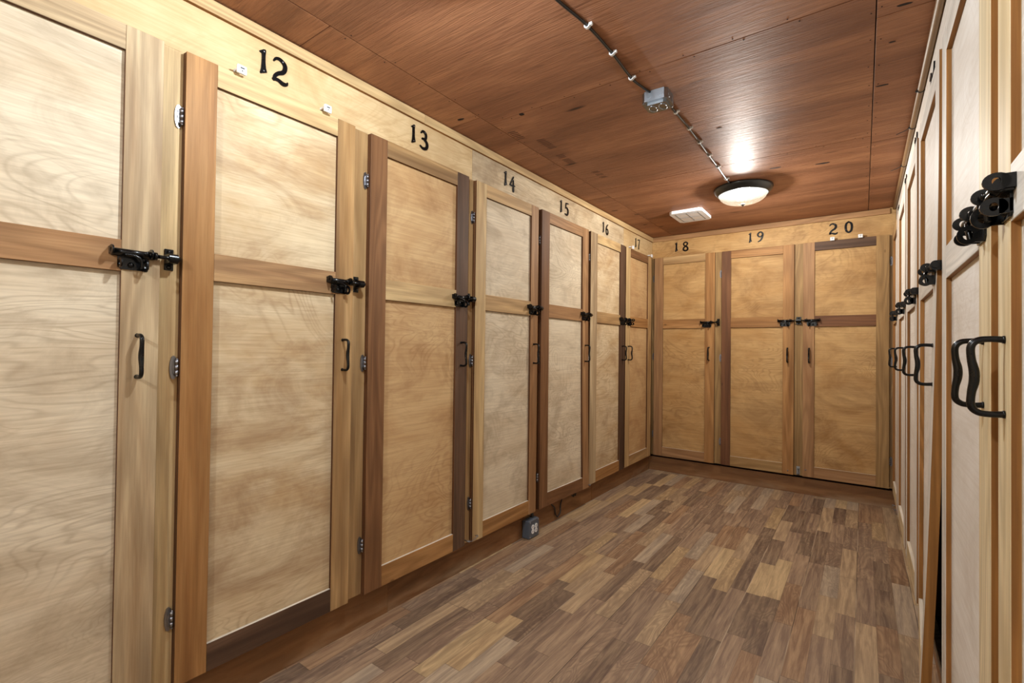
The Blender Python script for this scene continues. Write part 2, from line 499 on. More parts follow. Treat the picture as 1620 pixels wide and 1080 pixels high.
def keeper_mesh(w=0.022, tip=0.005):
    """strap that catches the rod; sits on the face frame (y = DT behind the door fronts)"""
    bm = bmesh.new()
    b = 0.0
    box(bm, -w/2, w/2, b-0.004, b-0.0002, -0.030, 0.030, bev=0.001)
    H = 0.034
    out = []
    for k in range(13):
        a = pi*k/12
        out.append((-(H+0.011*sin(a)), 0.013*cos(a)))
    out = [(-0.003, 0.013)]+out+[(-0.003, -0.013)]
    prism(bm, out, -w/2, w/2, axis='x')
    cyl(bm, (-w/2-0.002, -H, 0), (w/2+tip, -H, 0), 0.0074, seg=16)
    for z in (-0.021, 0.021):
        dome_screw(bm, (0, -0.004, z), 0.0065, 0.0045)
    return mesh_of(bm, 'bolt_keeper', BLACK)
def handle_mesh():
    bm = bmesh.new()
    h = 0.055
    P = [(0.0003, -h), (0.016, -h-0.001), (0.029, -h+0.001), (0.0365, -h+0.010), (0.0362, -0.026), (0.0332, -0.008),
         (0.0332, 0.008), (0.0362, 0.026), (0.0365, h-0.010), (0.029, h-0.001), (0.016, h+0.001), (0.0003, h)]
    R = [0.0050, 0.0046, 0.0048, 0.0052, 0.0053, 0.0063, 0.0063, 0.0053, 0.0052, 0.0048, 0.0046, 0.0050]
    Q = catmull([(n, z, r) for (n, z), r in zip(P, R)], 6)
    tube(bm, [(0, -n, z) for n, z, r in Q], [r for n, z, r in Q], 14)
    for z in (-h, h):
        cyl(bm, (0, -0.003, z), (0, -0.0002, z), 0.0056, 0.0060, seg=16)
    return mesh_of(bm, 'handle', BLACK)
def hinge_mesh(mirror=False):
    """partial wrap cabinet hinge: arched leaf on the frame and knuckle against the door edge (x=0 at the door edge, +x to the door)"""
    bm = bmesh.new()
    y = DT
    out = [(-0.004, -0.026), (-0.010, -0.034), (-0.016, -0.030), (-0.0195, -0.016), (-0.0205, 0.0), (-0.0195, 0.016), (-0.016, 0.030), (-0.010, 0.034), (-0.004, 0.026)]
    prism(bm, out, y-0.0042, y-0.0003)
    inn = [(-0.006, -0.018), (-0.0125, -0.018), (-0.0145, 0.0), (-0.0125, 0.018), (-0.006, 0.018)]
    prism(bm, inn, y-0.0075, y-0.004)
    for z0, z1 in ((-0.022, -0.008), (-0.0075, 0.0075), (0.008, 0.022)):
        cyl(bm, (-0.0052, y-0.011, z0), (-0.0052, y-0.011, z1), 0.0048, seg=12)
    for z in (-0.0235, 0.0235):
        dome_screw(bm, (-0.0052, y-0.013, z), 0.003, 0.003)
    if mirror:
        for v in bm.verts: v.co.x = -v.co.x
        bmesh.ops.reverse_faces(bm, faces=bm.faces[:])
    return mesh_of(bm, 'hinge', CHROME)
def catch_mesh():
    bm = bmesh.new()
    box(bm, -0.014, 0.014, -0.020, -0.010, -0.013, 0.013, bev=0.002)
    box(bm, -0.008, 0.008, -0.010, DT-0.0005, 0.003, 0.011, bev=0.001)
    box(bm, -0.006, 0.006, -0.0205, -0.0198, 0.002, 0.0055, mi=1)
    cyl(bm, (0.0, -0.0205, -0.005), (0.0, -0.0198, -0.005), 0.002, seg=8, mi=1)
    return mesh_of(bm, 'door_catch', [WHITEP, DARK])
BOLT, BOLTM = bolt_mesh(), bolt_mesh(True)
BOLTS, BOLTSM = bolt_mesh(False, 0.119), bolt_mesh(True, 0.119)
KEEP, KEEPW, KEEPN = keeper_mesh(), keeper_mesh(0.034, 0.002), keeper_mesh(0.015, 0.002)
HANDLE = handle_mesh()
HINGE, HINGEM = hinge_mesh(), hinge_mesh(True)
CATCH = catch_mesh()

# ------------------------------------------------------------------ a locker
BANKS = {   # origin of the local frame on the door-front plane, rotation
    'left':  (lambda p: (0.0, p, 0.0), pi/2),
    'back':  (lambda p: (p, BACK, 0.0), 0.0),
    'right': (lambda p: (XR, p, 0.0), -pi/2),
}
def locker(bank, p0, p1, tones, panel, bolt, label, frame=(0.0, 0.0), stiles=(0.08, 0.075), frame_tone='tan',
           warp=0.0, keeper=True, catches=(), shared_keeper=None, hinge=True):
    """p0, p1: door edges along the wall, p0 at the viewer's left. tones: left stile, right stile, top, middle, bottom rail"""
    fn, rz = BANKS[bank]
    w = abs(p1-p0)
    root = link('locker', None, None, fn(p0), rz)
    root.empty_display_size = 0.1
    tag(root, label, 'locker', 'lockers along the %s wall' % bank)
    sl, sr = stiles
    et = 'edge' if bank == 'right' else 'shadedge'
    hinge_right = (bolt == 'L')
    nz = 10 if warp else 1
    def bend(bm):
        if not warp: return
        for v in bm.verts:
            fu = min(1.0, max(0.0, v.co.x/w)); fz = min(1.0, max(0.0, (ZT-v.co.z)/(ZT-ZB)))
            v.co.y -= warp*fu*fz*fz
    # door = the plywood sheet; its frame of boards, handle, bolt and hinges are sub-parts
    bm = bmesh.new(); box(bm, 0.004, w-0.004, 0.012, DT-0.0004, ZB+0.004, ZT-0.004, nz=nz); bend(bm)
    door = make('door', bm, ply(panel), root)
    for x0, x1, tn in ((0.0, sl, tones[0]), (w-sr, w, tones[1])):
        bm = bmesh.new()
        box(bm, x0, x1, 0.0, 0.012, ZB, ZT, bev=0.0009, nz=nz, edge_mi=1, edge_faces=('-x', '+x'))
        box(bm, x0 if x0 == 0 else x0+0.012, x1 if x0 else x1-0.012, 0.0119, DT-0.0005, ZB, ZT, nz=nz, edge_mi=1, edge_faces=('-x', '+x')); bend(bm)
        make('stile', bm, [wood(tn, 'Z'), wood(et, 'Z')], door)
    for (z0, z1), tn in zip(RAILS, tones[2:]):
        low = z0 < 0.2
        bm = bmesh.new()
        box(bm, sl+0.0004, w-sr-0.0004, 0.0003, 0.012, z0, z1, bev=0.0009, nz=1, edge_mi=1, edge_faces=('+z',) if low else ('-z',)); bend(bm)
        make('rail', bm, [wood(tn, 'X'), wood('offwhite' if low else et, 'X')], door)
    def off(x, z):
        return -warp*(x/w)*((ZT-z)/(ZT-ZB))**2 if warp else 0.0
    hx = sr*0.56
    hx = w-hx if bolt == 'R' else hx
    link('handle', HANDLE, door, (hx, off(hx, 1.08), 1.0815))
    bx = w-0.112 if bolt == 'R' else 0.112
    short = shared_keeper or not keeper
    link('slide_bolt', ((BOLTS if short else BOLT) if bolt == 'R' else (BOLTSM if short else BOLTM)), door, (bx, off(bx, 1.352), 1.352))
    if hinge:
        for z in (1.766, 1.048, 0.337):
            link('hinge', HINGEM if hinge_right else HINGE, door, (w if hinge_right else 0.0, 0, z))
    # face frame: boards of the opening, seen between the doors
    gl, gr = frame
    bm = bmesh.new()
    y0, y1 = DT, DT+0.020
    box(bm, -gl, 0.028, y0, y1, ZB, ZT+0.002)
    box(bm, w-0.028, w+gr-0.0003, y0, y1, ZB-0.001, ZT+0.002)
    box(bm, 0.0285, w-0.0285, y0, y1, ZT-0.040, ZT+0.002)
    box(bm, 0.0285, w-0.0285, y0, y1, ZB, ZB+0.030)
    make('face_frame', bm, wood(frame_tone, 'Z'), root)
    # side board, shelf and back of the box behind the door
    bm = bmesh.new()
    box(bm, w-0.020, w-0.008, y1, 0.17, ZB, ZT)
    box(bm, 0.010, 0.022, y1, 0.17, ZB, ZT)
    box(bm, 0.010, w-0.008, 0.17, 0.18, ZB, ZT)
    box(bm, 0.022, w-0.020, y1, 0.17, ZB, ZB+0.015)
    make('carcass', bm, INNER, root)
    if keeper:
        if shared_keeper is None:
            link('bolt_keeper', KEEP, root, (w+min(0.027, gr-0.0225), DT, 1.352))
        else:
            o = link('bolt_keeper', KEEPN if 'sixteen' in label else KEEPW, None, fn(p0+(w+gr/2)*(-1 if bank == 'right' else 1)), rz)
            p = Matrix.Rotation(rz, 3, 'Z') @ Vector((0, DT, 0))
            o.location = Vector(o.location)+p; o.location.z = 1.352
            tag(o, 'black double keeper catching both slide bolts '+shared_keeper, 'bolt keeper', 'double bolt keepers')
    for cx in catches:
        link('door_catch', CATCH, root, (cx, 0, 1.962))
    return root

L = 'left'
locker(L, -0.100, 0.487, ('tan', 'grey', 'grey', 'alder', 'tan'), 'ash', 'R',
       'leftmost locker of the long left wall, cut off by the frame, pale grey-tan door', frame=(0.09, 0.054), frame_tone='pale', stiles=(0.08, 0.085))
locker(L, 0.541, 1.106, ('honey', 'streak', 'pale', 'twotone', 'walnut'), 'birch', 'R',
       'locker under the black number twelve, honey left stile and two white catches on top', frame=(0, 0.073), frame_tone='tan',
       stiles=(0.082, 0.074), catches=(0.143, 0.437))
locker(L, 1.179, 1.761, ('brown', 'walnut', 'streak', 'pale', 'honey'), 'warm', 'R',
       'locker under the black number thirteen, brown left stile and dark walnut right stile', frame=(0, 0.057), frame_tone='tan', stiles=(0.082, 0.082))
locker(L, 1.818, 2.388, ('pale', 'alder', 'tan', 'tan', 'honey'), 'ash', 'R',
       'locker under the number fourteen, pale yellow left stile, above the grey outlet box', frame=(0, 0.038), frame_tone='honey', stiles=(0.080, 0.074))
locker(L, 2.426, 3.034, ('brown', 'alder', 'alder', 'alder', 'brown'), 'ash', 'R',
       'locker under the number fifteen, brown stile and rails, lower right corner sprung outwards', frame=(0, 0.038), frame_tone='tan',
       stiles=(0.088, 0.085), warp=0.020)
locker(L, 3.072, 3.681, ('grey', 'walnut', 'pale', 'tan', 'honey'), 'birch', 'R',
       'locker under the number sixteen, dark walnut right stile, scuffed pale panel', frame=(0, 0.020), frame_tone='tan',
       stiles=(0.105, 0.090), shared_keeper='between lockers sixteen and seventeen')
locker(L, 3.701, 4.287, ('pale', 'tan', 'brown', 'honey', 'tan'), 'warm', 'L',
       'narrow-looking locker in the far left corner under the number seventeen', frame=(0, 0.044), frame_tone='tan',
       stiles=(0.092, 0.088), keeper=False, catches=(0.105, 0.545))
B = 'back'
locker(B, 0.010, 0.537, ('alder', 'honey', 'tan', 'honey', 'alder'), 'gold', 'R',
       'leftmost locker of the far wall, under the number eighteen', frame=(0.030, 0.056), frame_tone='olive', stiles=(0.080, 0.078))
locker(B, 0.593, 1.127, ('cherry', 'honey', 'honey', 'honey', 'olive'), 'gold', 'R',
       'middle locker of the far wall, under the number nineteen, red-brown left stile', frame=(0, 0.060), frame_tone='olive',
       stiles=(0.072, 0.077), shared_keeper='between the two right lockers of the far wall')
locker(B, 1.187, 1.715, ('alder', 'olive', 'walnut', 'cherry', 'alder'), 'gold', 'L',
       'right locker of the far wall, under the number twenty, dark brown upper rails', frame=(0, 0.036), frame_tone='tan',
       stiles=(0.075, 0.075), keeper=False, catches=(0.189, 0.360))
R_ = 'right'
WT = ('cream', 'cream', 'white', 'white', 'white')
locker(R_, 4.290, 3.710, ('alder', 'white', 'tan', 'tan', 'cream'), 'white', 'R',
       'farthest locker of the right wall, in the corner beside the far wall', frame=(0.040, 0.060), frame_tone='cream', stiles=(0.07, 0.085))
locker(R_, 3.650, 3.060, ('white', 'white', 'white', 'white', 'cream'), 'white', 'R',
       'second farthest locker of the right wall, pale door with small black pull', frame=(0, 0.060), frame_tone='cream', stiles=(0.07, 0.085))
locker(R_, 3.000, 2.430, ('white', 'white', 'white', 'white', 'cream'), 'white', 'R',
       'pale locker of the right wall, third from the far corner', frame=(0, 0.080), frame_tone='cream', stiles=(0.07, 0.085))
locker(R_, 2.350, 1.750, ('white', 'white', 'white', 'white', 'cream'), 'white', 'R',
       'pale right-wall locker whose door stands ajar at the bottom with a black gap', frame=(0, 0.056), frame_tone='white',
       stiles=(0.07, 0.09), warp=0.040)
locker(R_, 1.694, 1.098, ('white', 'cream', 'white', 'white', 'cream'), 'white', 'R',
       'second nearest locker of the right wall, cream near stile, black pull overlapping the next', frame=(0, 0.056), frame_tone='cream',
       stiles=(0.071, 0.095), shared_keeper='between the two nearest right-wall lockers')
locker(R_, 1.042, 0.440, ('cream', 'cream', 'white', 'white', 'cream'), 'white', 'L',
       'nearest locker of the right wall, cut off by the right picture edge', frame=(0, 0.090), frame_tone='cream',
       stiles=(0.075, 0.08), keeper=False)

# ------------------------------------------------------------------ setting: header boards, crown, kick boards, shell
def board(name, x0, x1, y0, y1, z0, z1, mat, bev=0.001):
    bm = bmesh.new(); box(bm, x0, x1, y0, y1, z0, z1, bev=bev)
    return structure(make(name, bm, mat))
FX, FB, FR = -DT, BACK+DT, XR+DT
HZ = ZT+0.0025
def header(name, p0, p1, bank, mat):
    """header board built in the local frame of its wall so the grain runs along it"""
    fn, rz = BANKS[bank]
    w = abs(p1-p0)
    bm = bmesh.new(); box(bm, 0, w, DT, DT+0.02, HZ, ZC-0.0005)
    return structure(make(name, bm, mat, None, fn(p0), rz))
header('trim_1', YB+0.02, 1.806, L, ply('header'))
header('trim_2', 1.808, 3.692, L, ply('grey'))
header('trim_3', 3.694, FB-0.001, L, ply('header'))
header('trim_4', FX+0.001, FR-0.001, B, ply('gold'))
header('trim_5', FB-0.021, YB+0.02, R_, ply('white'))
def crown(name, p0, p1, bank, tone):
    fn, rz = BANKS[bank]
    w = abs(p1-p0)
    bm = bmesh.new(); box(bm, 0, w, DT-0.0145, DT-0.0003, 2.106, ZC-0.0045, bev=0.0012, edge_mi=1, edge_faces=('-z',))
    return structure(make(name, bm, [wood(tone, 'X'), wood('edge', 'X')], None, fn(p0), rz))
crown('trim_6', YB+0.02, 1.47, L, 'pale')
crown('trim_7', 1.4715, BACK+DT-0.0003, L, 'pale')
crown('trim_8', FX+0.0148, FR-0.035, B, 'alder')

def kicks(name, segs, bank, ztop=ZB-0.002):
    fn, rz = BANKS[bank]
    p0 = segs[0][0]
    bm = bmesh.new()
    for a, b, d in segs:
        u0, u1 = abs(a-p0), abs(b-p0)
        box(bm, u0, u1, KICK+d, KICK+d+0.02, 0.0005, ztop, bev=0.001)
    return structure(make(name, bm, KICKM, None, fn(p0), rz))
kicks('baseboard_left', [(YB+0.02, 1.330, 0), (1.3315, 2.335, 0.003), (2.3365, 3.20, 0.001), (3.2015, BACK+KICK-0.001, 0.0)], L)
kicks('baseboard_back', [(-KICK+0.001, XR+KICK-0.001, 0)], B, 0.124)
kicks('baseboard_right', [(BACK+KICK-0.022, YB+0.02, 0)], R_)

def slab(name, x0, x1, y0, y1, z0, z1, mat):
    bm = bmesh.new(); box(bm, x0, x1, y0, y1, z0, z1)
    return structure(make(name, bm, mat))
slab('floor', -0.50, XR+0.50, YB-0.1, BACK+0.50, -0.06, 0.0, FLOORM)
slab('wall_left', -0.56, -0.46, YB-0.1, BACK+0.56, 0.0, ZC+0.02, INNER)
slab('wall_back', -0.46, XR+0.46, BACK+0.46, BACK+0.56, 0.0, ZC+0.02, INNER)
slab('wall_right', XR+0.46, XR+0.56, YB-0.1, BACK+0.56, 0.0, ZC+0.02, INNER)
slab('wall_front', -0.46, XR+0.46, YB-0.1, YB, 0.0, ZC+0.02, ply('header'))
# plain boarding beside the camera, where the banks of lockers stop
slab('wall_side', -DT-0.02, -DT, YB+0.001, -0.192, ZB, HZ-0.001, ply('grey'))
slab('wall_near', FR, FR+0.02, YB+0.001, 0.348, ZB, HZ-0.001, ply('white'))

# ceiling: stained sheets with open joints on a dark backing, nail heads, knots and a faded mill stamp
bm = bmesh.new()
XS = (-0.50, 0.168, 1.593, XR+0.50)
YS = {0: (YB-0.1, -0.6, 0.886, 1.640, 3.00, BACK+0.5), 1: (YB-0.1, 0.52, 1.712, 2.850, BACK+0.5), 2: (YB-0.1, 0.70, 1.850, 2.94, BACK+0.5)}
G = 0.0016
for c in range(3):
    for a, b in zip(YS[c], YS[c][1:]):
        box(bm, XS[c]+G, XS[c+1]-G, a+G, b-G, ZC, ZC+0.012, bev=0.0008)
box(bm, -0.5, XR+0.5, YB-0.1, BACK+0.5, ZC+0.012, ZC+0.05, mi=1)
rr = random.Random(3)
def spot(x, y, rx, ry, ang=0.0, mi=1):
    n = 9
    pts = []
    for k in range(n):
        a = 2*pi*k/n; q = 0.8+0.4*rr.random()
        ex, ey = rx*q*cos(a), ry*q*sin(a)
        pts.append((x+ex*cos(ang)-ey*sin(ang), y+ex*sin(ang)+ey*cos(ang)))
    prism(bm, pts, ZC-0.0006, ZC+0.0004, mi=mi, axis='z')
for y in [0.95+0.17*k for k in range(20)]:
    for dx in (-0.014, 0.014):
        spot(0.168+dx+rr.uniform(-.003, .003), y+rr.uniform(-.02, .02), 0.0025, 0.0025)
        spot(1.593+dx+rr.uniform(-.003, .003), y+rr.uniform(-.02, .02), 0.0025, 0.0025)
for yj in (1.712, 2.850):
    for x in [0.25+0.16*k for k in range(9)]:
        spot(x, yj-0.014+rr.uniform(-.003, .003), 0.0025, 0.0025); spot(x+.03, yj+0.014, 0.0025, 0.0025)
for x, y, rx, ry in ((0.085, 1.60, 0.020, 0.007), (0.06, 3.33, 0.022, 0.006), (0.16, 3.52, 0.020, 0.006), (0.10, 3.85, 0.02, 0.006),
                     (0.19, 3.98, 0.022, 0.006), (0.36, 3.75, 0.020, 0.006), (1.16, 3.05, 0.030, 0.008), (1.38, 3.12, 0.032, 0.010),
                     (1.62, 2.33, 0.022, 0.006), (1.66, 1.82, 0.020, 0.006), (1.64, 2.02, 0.010, 0.004), (0.34, 1.72, 0.014, 0.010), (1.02, 2.35, 0.012, 0.004)):
    spot(x, y, rx, ry, 0.12)
for row, (x0, y0) in enumerate(((0.20, 1.78), (0.27, 1.98), (0.25, 2.20), (0.30, 2.52))):
    for k in range(9):
        if rr.random() < 0.15: continue
        px, py = x0+rr.uniform(-.003, .003), y0+0.017*k
        prism(bm, [(px-0.022, py), (px+0.020, py+0.004), (px+0.020, py+0.009), (px-0.022, py+0.006)], ZC-0.0005, ZC+0.0003, mi=2, axis='z')
structure(make('ceiling', bm, [CEILM, NAIL, STAMP]))

# ------------------------------------------------------------------ locker numbers
ONE = [(0.00, 0.85), (0.16, 0.98), (0.24, 1.0), (0.27, 0.96), (0.25, 0.75), (0.25, 0.50), (0.27, 0.28), (0.32, 0.11), (0.08, -0.02), (0.04, 0.02), (0.08, 0.20), (0.10, 0.45), (0.105, 0.70), (0.10, 0.80), (0.03, 0.82)]
STROKES = {
    2: [[(.07, .83, .04), (.15, .94, .055), (.32, .97, .07), (.50, .85, .09), (.53, .68, .09), (.45, .50, .085), (.25, .37, .075), (.12, .22, .07), (.08, .06, .06)],
        [(.06, .08, .06), (.25, .10, .07), (.45, .03, .085), (.60, .06, .06), (.64, .14, .035)]],
    3: [[(.09, .84, .045), (.20, .95, .06), (.40, .88, .08), (.44, .70, .08), (.36, .56, .07), (.18, .54, .06)],
        [(.30, .54, .06), (.48, .42, .085), (.53, .25, .09), (.44, .08, .085), (.22, .02, .07), (.03, .11, .045)]],
    4: [[(.42, .98, .05), (.22, .65, .055), (.05, .38, .05)], [(.05, .37, .055), (.30, .36, .065), (.58, .40, .045)],
        [(.42, .74, .045), (.42, .35, .075), (.42, .02, .09)]],
    5: [[(.52, .97, .045), (.32, .95, .06), (.18, .93, .055)], [(.18, .94, .055), (.15, .70, .05), (.13, .57, .05)],
        [(.13, .56, .05), (.32, .60, .07), (.49, .44, .09), (.49, .20, .09), (.32, .03, .075), (.05, .07, .05)]],
    6: [[(.50, .97, .035), (.30, .85, .06), (.14, .60, .08), (.09, .30, .085), (.20, .06, .08), (.38, .05, .08), (.50, .22, .085), (.45, .44, .07), (.30, .52, .055), (.14, .40, .05)]],
    7: [[(.02, .90, .06), (.25, .95, .055), (.52, .96, .05)], [(.52, .96, .05), (.38, .60, .06), (.30, .30, .075), (.26, .02, .09)]],
    8: [[(.32, .54, .05), (.13, .67, .065), (.12, .86, .07), (.30, .97, .06), (.50, .86, .07), (.47, .68, .065), (.32, .54, .06), (.11, .36, .08), (.10, .14, .085),
         (.30, .03, .075), (.52, .14, .085), (.50, .38, .08), (.32, .54, .06)]],
    9: [[(.48, .62, .055), (.32, .50, .06), (.14, .58, .07), (.10, .78, .08), (.24, .95, .07), (.42, .94, .07), (.53, .75, .09), (.48, .40, .085), (.34, .15, .07), (.12, .02, .045)]],
    0: [[(.30, .98, .06), (.13, .82, .08), (.08, .50, .085), (.14, .18, .08), (.30, .03, .07), (.48, .16, .08), (.54, .50, .085), (.49, .82, .08), (.30, .98, .06)]],
}
def digit_mesh(d, h=0.082):
    bm = bmesh.new()
    sx = h*1.0
    y0, y1 = -0.0042, -0.0002
    if d == 1:
        prism(bm, [(x*sx, z*h) for x, z in ONE], y0, y1)
        for x, z in ((0.19, 0.90), (0.19, 0.13)): dome_screw(bm, (x*sx, y0, z*h), 0.0024, 0.0012, mi=1)
    else:
        for st in STROKES[d]:
            Q = catmull(st, 7)
            n = len(Q)
            Lf, Rt = [], []
            for i, (x, z, r) in enumerate(Q):
                a, b = Q[max(i-1, 0)], Q[min(i+1, n-1)]
                dx, dz = b[0]-a[0], b[1]-a[1]
                m = math.hypot(dx, dz) or 1.0
                nx, nzz = -dz/m*r, dx/m*r
                Lf.append((x+nx, z+nzz)); Rt.append((x-nx, z-nzz))
            def ringv(P, yy): return [bm.verts.new((x*sx, yy, z*h)) for x, z in P]
            LF, RF, LB, RB = ringv(Lf, y0), ringv(Rt, y0), ringv(Lf, y1), ringv(Rt, y1)
            fs = []
            for i in range(n-1):
                fs += [bm.faces.new([LF[i], RF[i], RF[i+1], LF[i+1]]), bm.faces.new([LB[i], LB[i+1], RB[i+1], RB[i]]),
                       bm.faces.new([LF[i], LF[i+1], LB[i+1], LB[i]]), bm.faces.new([RF[i], RB[i], RB[i+1], RF[i+1]])]
            fs += [bm.faces.new([LF[0], LB[0], RB[0], RF[0]]), bm.faces.new([LF[-1], RF[-1], RB[-1], LB[-1]])]
            bmesh.ops.recalc_face_normals(bm, faces=fs)
            for x, z, r in (Q[0], Q[-1]):
                cyl(bm, (x*sx, y0, z*h), (x*sx, y1, z*h), r*sx*0.98, seg=12, smooth=False)
        x, z, r = catmull(STROKES[d][0], 7)[len(STROKES[d][0])*2]
        dome_screw(bm, (x*sx, y0, z*h), 0.0022, 0.0011, mi=1)
    return mesh_of(bm, 'digit', [BLACK, CHROME])
DIG = {d: digit_mesh(d) for d in range(10)}
WORDS = {11: 'eleven', 12: 'twelve', 13: 'thirteen', 14: 'fourteen', 15: 'fifteen', 16: 'sixteen', 17: 'seventeen', 18: 'eighteen', 19: 'nineteen', 20: 'twenty',
         21: 'twenty-one', 22: 'twenty-two', 23: 'twenty-three', 24: 'twenty-four', 25: 'twenty-five', 26: 'twenty-six'}
def number(bank, num, pa, pb, za, zb, where):
    """pa, pb: left ends of the two digits along the wall; za, zb: their bottoms"""
    fn, rz = BANKS[bank]
    root = link('locker_number', None, None, fn(pa), rz)
    root.location.z = za
    tag(root, 'black metal number %s screwed to the header %s' % (WORDS[num], where), 'number', 'locker numbers')
    link('digit', DIG[num//10], root, (0, DT, 0))
    link('digit', DIG[num % 10], root, (abs(pb-pa), DT, zb-za))
for num, pa, pb, za, zb in ((12, .752, .795, 2.000, 1.994), (13, 1.400, 1.452, 2.002, 1.996), (14, 2.068, 2.120, 2.002, 1.990),
                            (15, 2.668, 2.730, 1.996, 1.994), (16, 3.296, 3.350, 1.992, 1.988), (17, 3.936, 3.995, 1.992, 1.990)):
    number(L, num, pa, pb, za, zb, 'of the left wall')
for num, pa, pb, za, zb in ((18, .188, .258, 1.999, 1.996), (19, .794, .857, 2.008, 2.006), (20, 1.352, 1.450, 2.002, 2.003)):
    number(B, num, pa, pb, za, zb, 'of the far wall')
for num, c in ((21, 4.03), (22, 3.38), (23, 2.75), (24, 2.13), (25, 1.43)):
    number(R_, num, c+0.085, c-0.005, 2.002, 1.998, 'of the right wall')

# ------------------------------------------------------------------ ceiling fittings
GLOW = dome_material('lit_alabaster_glass', ((196, 158, 108), (255, 238, 208)), 0.78, 0.6)
GLOW2 = dome_material('lit_alabaster_glass_bright', ((255, 250, 244), (255, 253, 250)), 2.0, 0.6)
def ceiling_light(x, y, glow, label, watts, colour):
    root = link('ceiling_light', None, None, (x, y, ZC))
    tag(root, label, 'ceiling light', 'ceiling lights')
    bm = bmesh.new()
    lathe(bm, [(0.0, -0.0005), (0.172, -0.0005), (0.173, -0.006), (0.168, -0.018), (0.160, -0.030), (0.150, -0.040), (0.147, -0.043), (0.142, -0.043), (0.141, -0.030), (0.0, -0.020)], 64)
    make('canopy', bm, BRONZE, root)
    bm = bmesh.new()
    prof = [(0.1395, -0.036)]
    for k in range(0, 13):
        a = k/12*pi/2
        prof.append((0.1395*cos(a)**0.85 if k < 12 else 0.0, -0.040-0.062*sin(a)))
    lathe(bm, prof, 64)
    make('glass_dome', bm, glow, root)
    bm = bmesh.new()
    lathe(bm, [(0.0, -0.1015), (0.012, -0.1015), (0.013, -0.106), (0.007, -0.110), (0.006, -0.116), (0.0, -0.118)], 24)
    make('finial', bm, CHROME, root)
    ld = bpy.data.lights.new('bulb', 'POINT'); ld.energy = watts; ld.color = colour; ld.shadow_soft_size = 0.028
    link('bulb', ld, root, (0, 0, -0.065))
    return root
ceiling_light(0.943, 3.318, GLOW, 'round dome ceiling light with dark bronze rim near the far wall', 68, (1.0, 0.955, 0.88))
ceiling_light(0.740, 0.790, GLOW2, 'second dome ceiling light above the camera, at the other end of the black cable', 59, (0.87, 0.945, 1.0))
ceiling_light(0.850, -1.000, GLOW2, 'added dome fill light behind the camera, out of view', 100, (0.88, 0.945, 1.0))  # unseen lamp added as frontal fill, built like the dome fixture

def vent():
    root = link('ceiling_vent', None, None, (0.500, 3.735, ZC))
    tag(root, 'square white ceiling vent with a cross of slots, beside the dome light', 'vent')
    a, b = 0.118, 0.150
    bm = bmesh.new()
    c = 0.022
    out = [(-a+c, -b), (a-c, -b), (a, -b+c), (a, b-c), (a-c, b), (-a+c, b), (-a, b-c), (-a, -b+c)]
    prism(bm, out, -0.022, -0.0005, axis='z')
    f = make('cover', bm, VENTW, root)
    bm = bmesh.new()
    for x0, x1, y0, y1 in ((-0.085, 0.085, -0.112, -0.105), (-0.085, 0.085, 0.108, 0.115), (-0.085, -0.078, -0.112, 0.115), (0.078, 0.085, -0.112, 0.115),
                           (-0.0035, 0.0035, -0.112, 0.115), (-0.085, 0.085, -0.0045, 0.0045)):
        box(bm, x0, x1, y0, y1, -0.0226, -0.0215)
    make('slot', bm, VENTG, root)
vent()

def junction():
    root = link('junction_box', None, None, (0.888, 1.905, ZC), radians(2))
    tag(root, 'galvanised junction box on the ceiling along the black cable', 'junction box')
    s, c, H = 0.051, 0.012, 0.040
    o8 = [(-s+c, -s), (s-c, -s), (s, -s+c), (s, s-c), (s-c, s), (-s+c, s), (-s, s-c), (-s, -s+c)]
    bm = bmesh.new(); prism(bm, o8, -H, -0.0005, axis='z')
    for sg in (-1, 1):
        for q in (-0.022, 0.022):
            cyl(bm, (q, sg*s, -0.020), (q, sg*(s+0.0015), -0.020), 0.0105, seg=16)
            cyl(bm, (sg*s, q, -0.020), (sg*(s+0.0015), q, -0.020), 0.0105, seg=16)
    make('box_body', bm, STEEL, root)
    bm = bmesh.new()
    k = 1.03
    prism(bm, [(x*k, y*k) for x, y in o8], -H-0.0025, -H+0.0005, axis='z')
    i8 = [(x*0.80, y*0.72) for x, y in o8]
    prism(bm, i8, -H-0.012, -H-0.002, axis='z')
    cv = make('cover', bm, STEEL, root)
    for qx in (-0.020, 0.020):
        bm = bmesh.new()
        for sy in (-1, 1):
            tube(bm, [(qx+0.014*cos(a), sy*(0.003+0.022*sin(a)), -H-0.0125) for a in [pi*j/12 for j in range(13)]], 0.0022, 8)
        make('knockout', bm, STEEL, cv)
    for sx, sy in ((-1, -1), (1, 1)):
        bm = bmesh.new(); lathe(bm, [(0.0, -H-0.0055), (0.004, -H-0.005), (0.005, -H-0.0025)], 12)
        o = make('screw', bm, CHROME, cv); o.location = (sx*0.044, sy*0.040, 0)
junction()

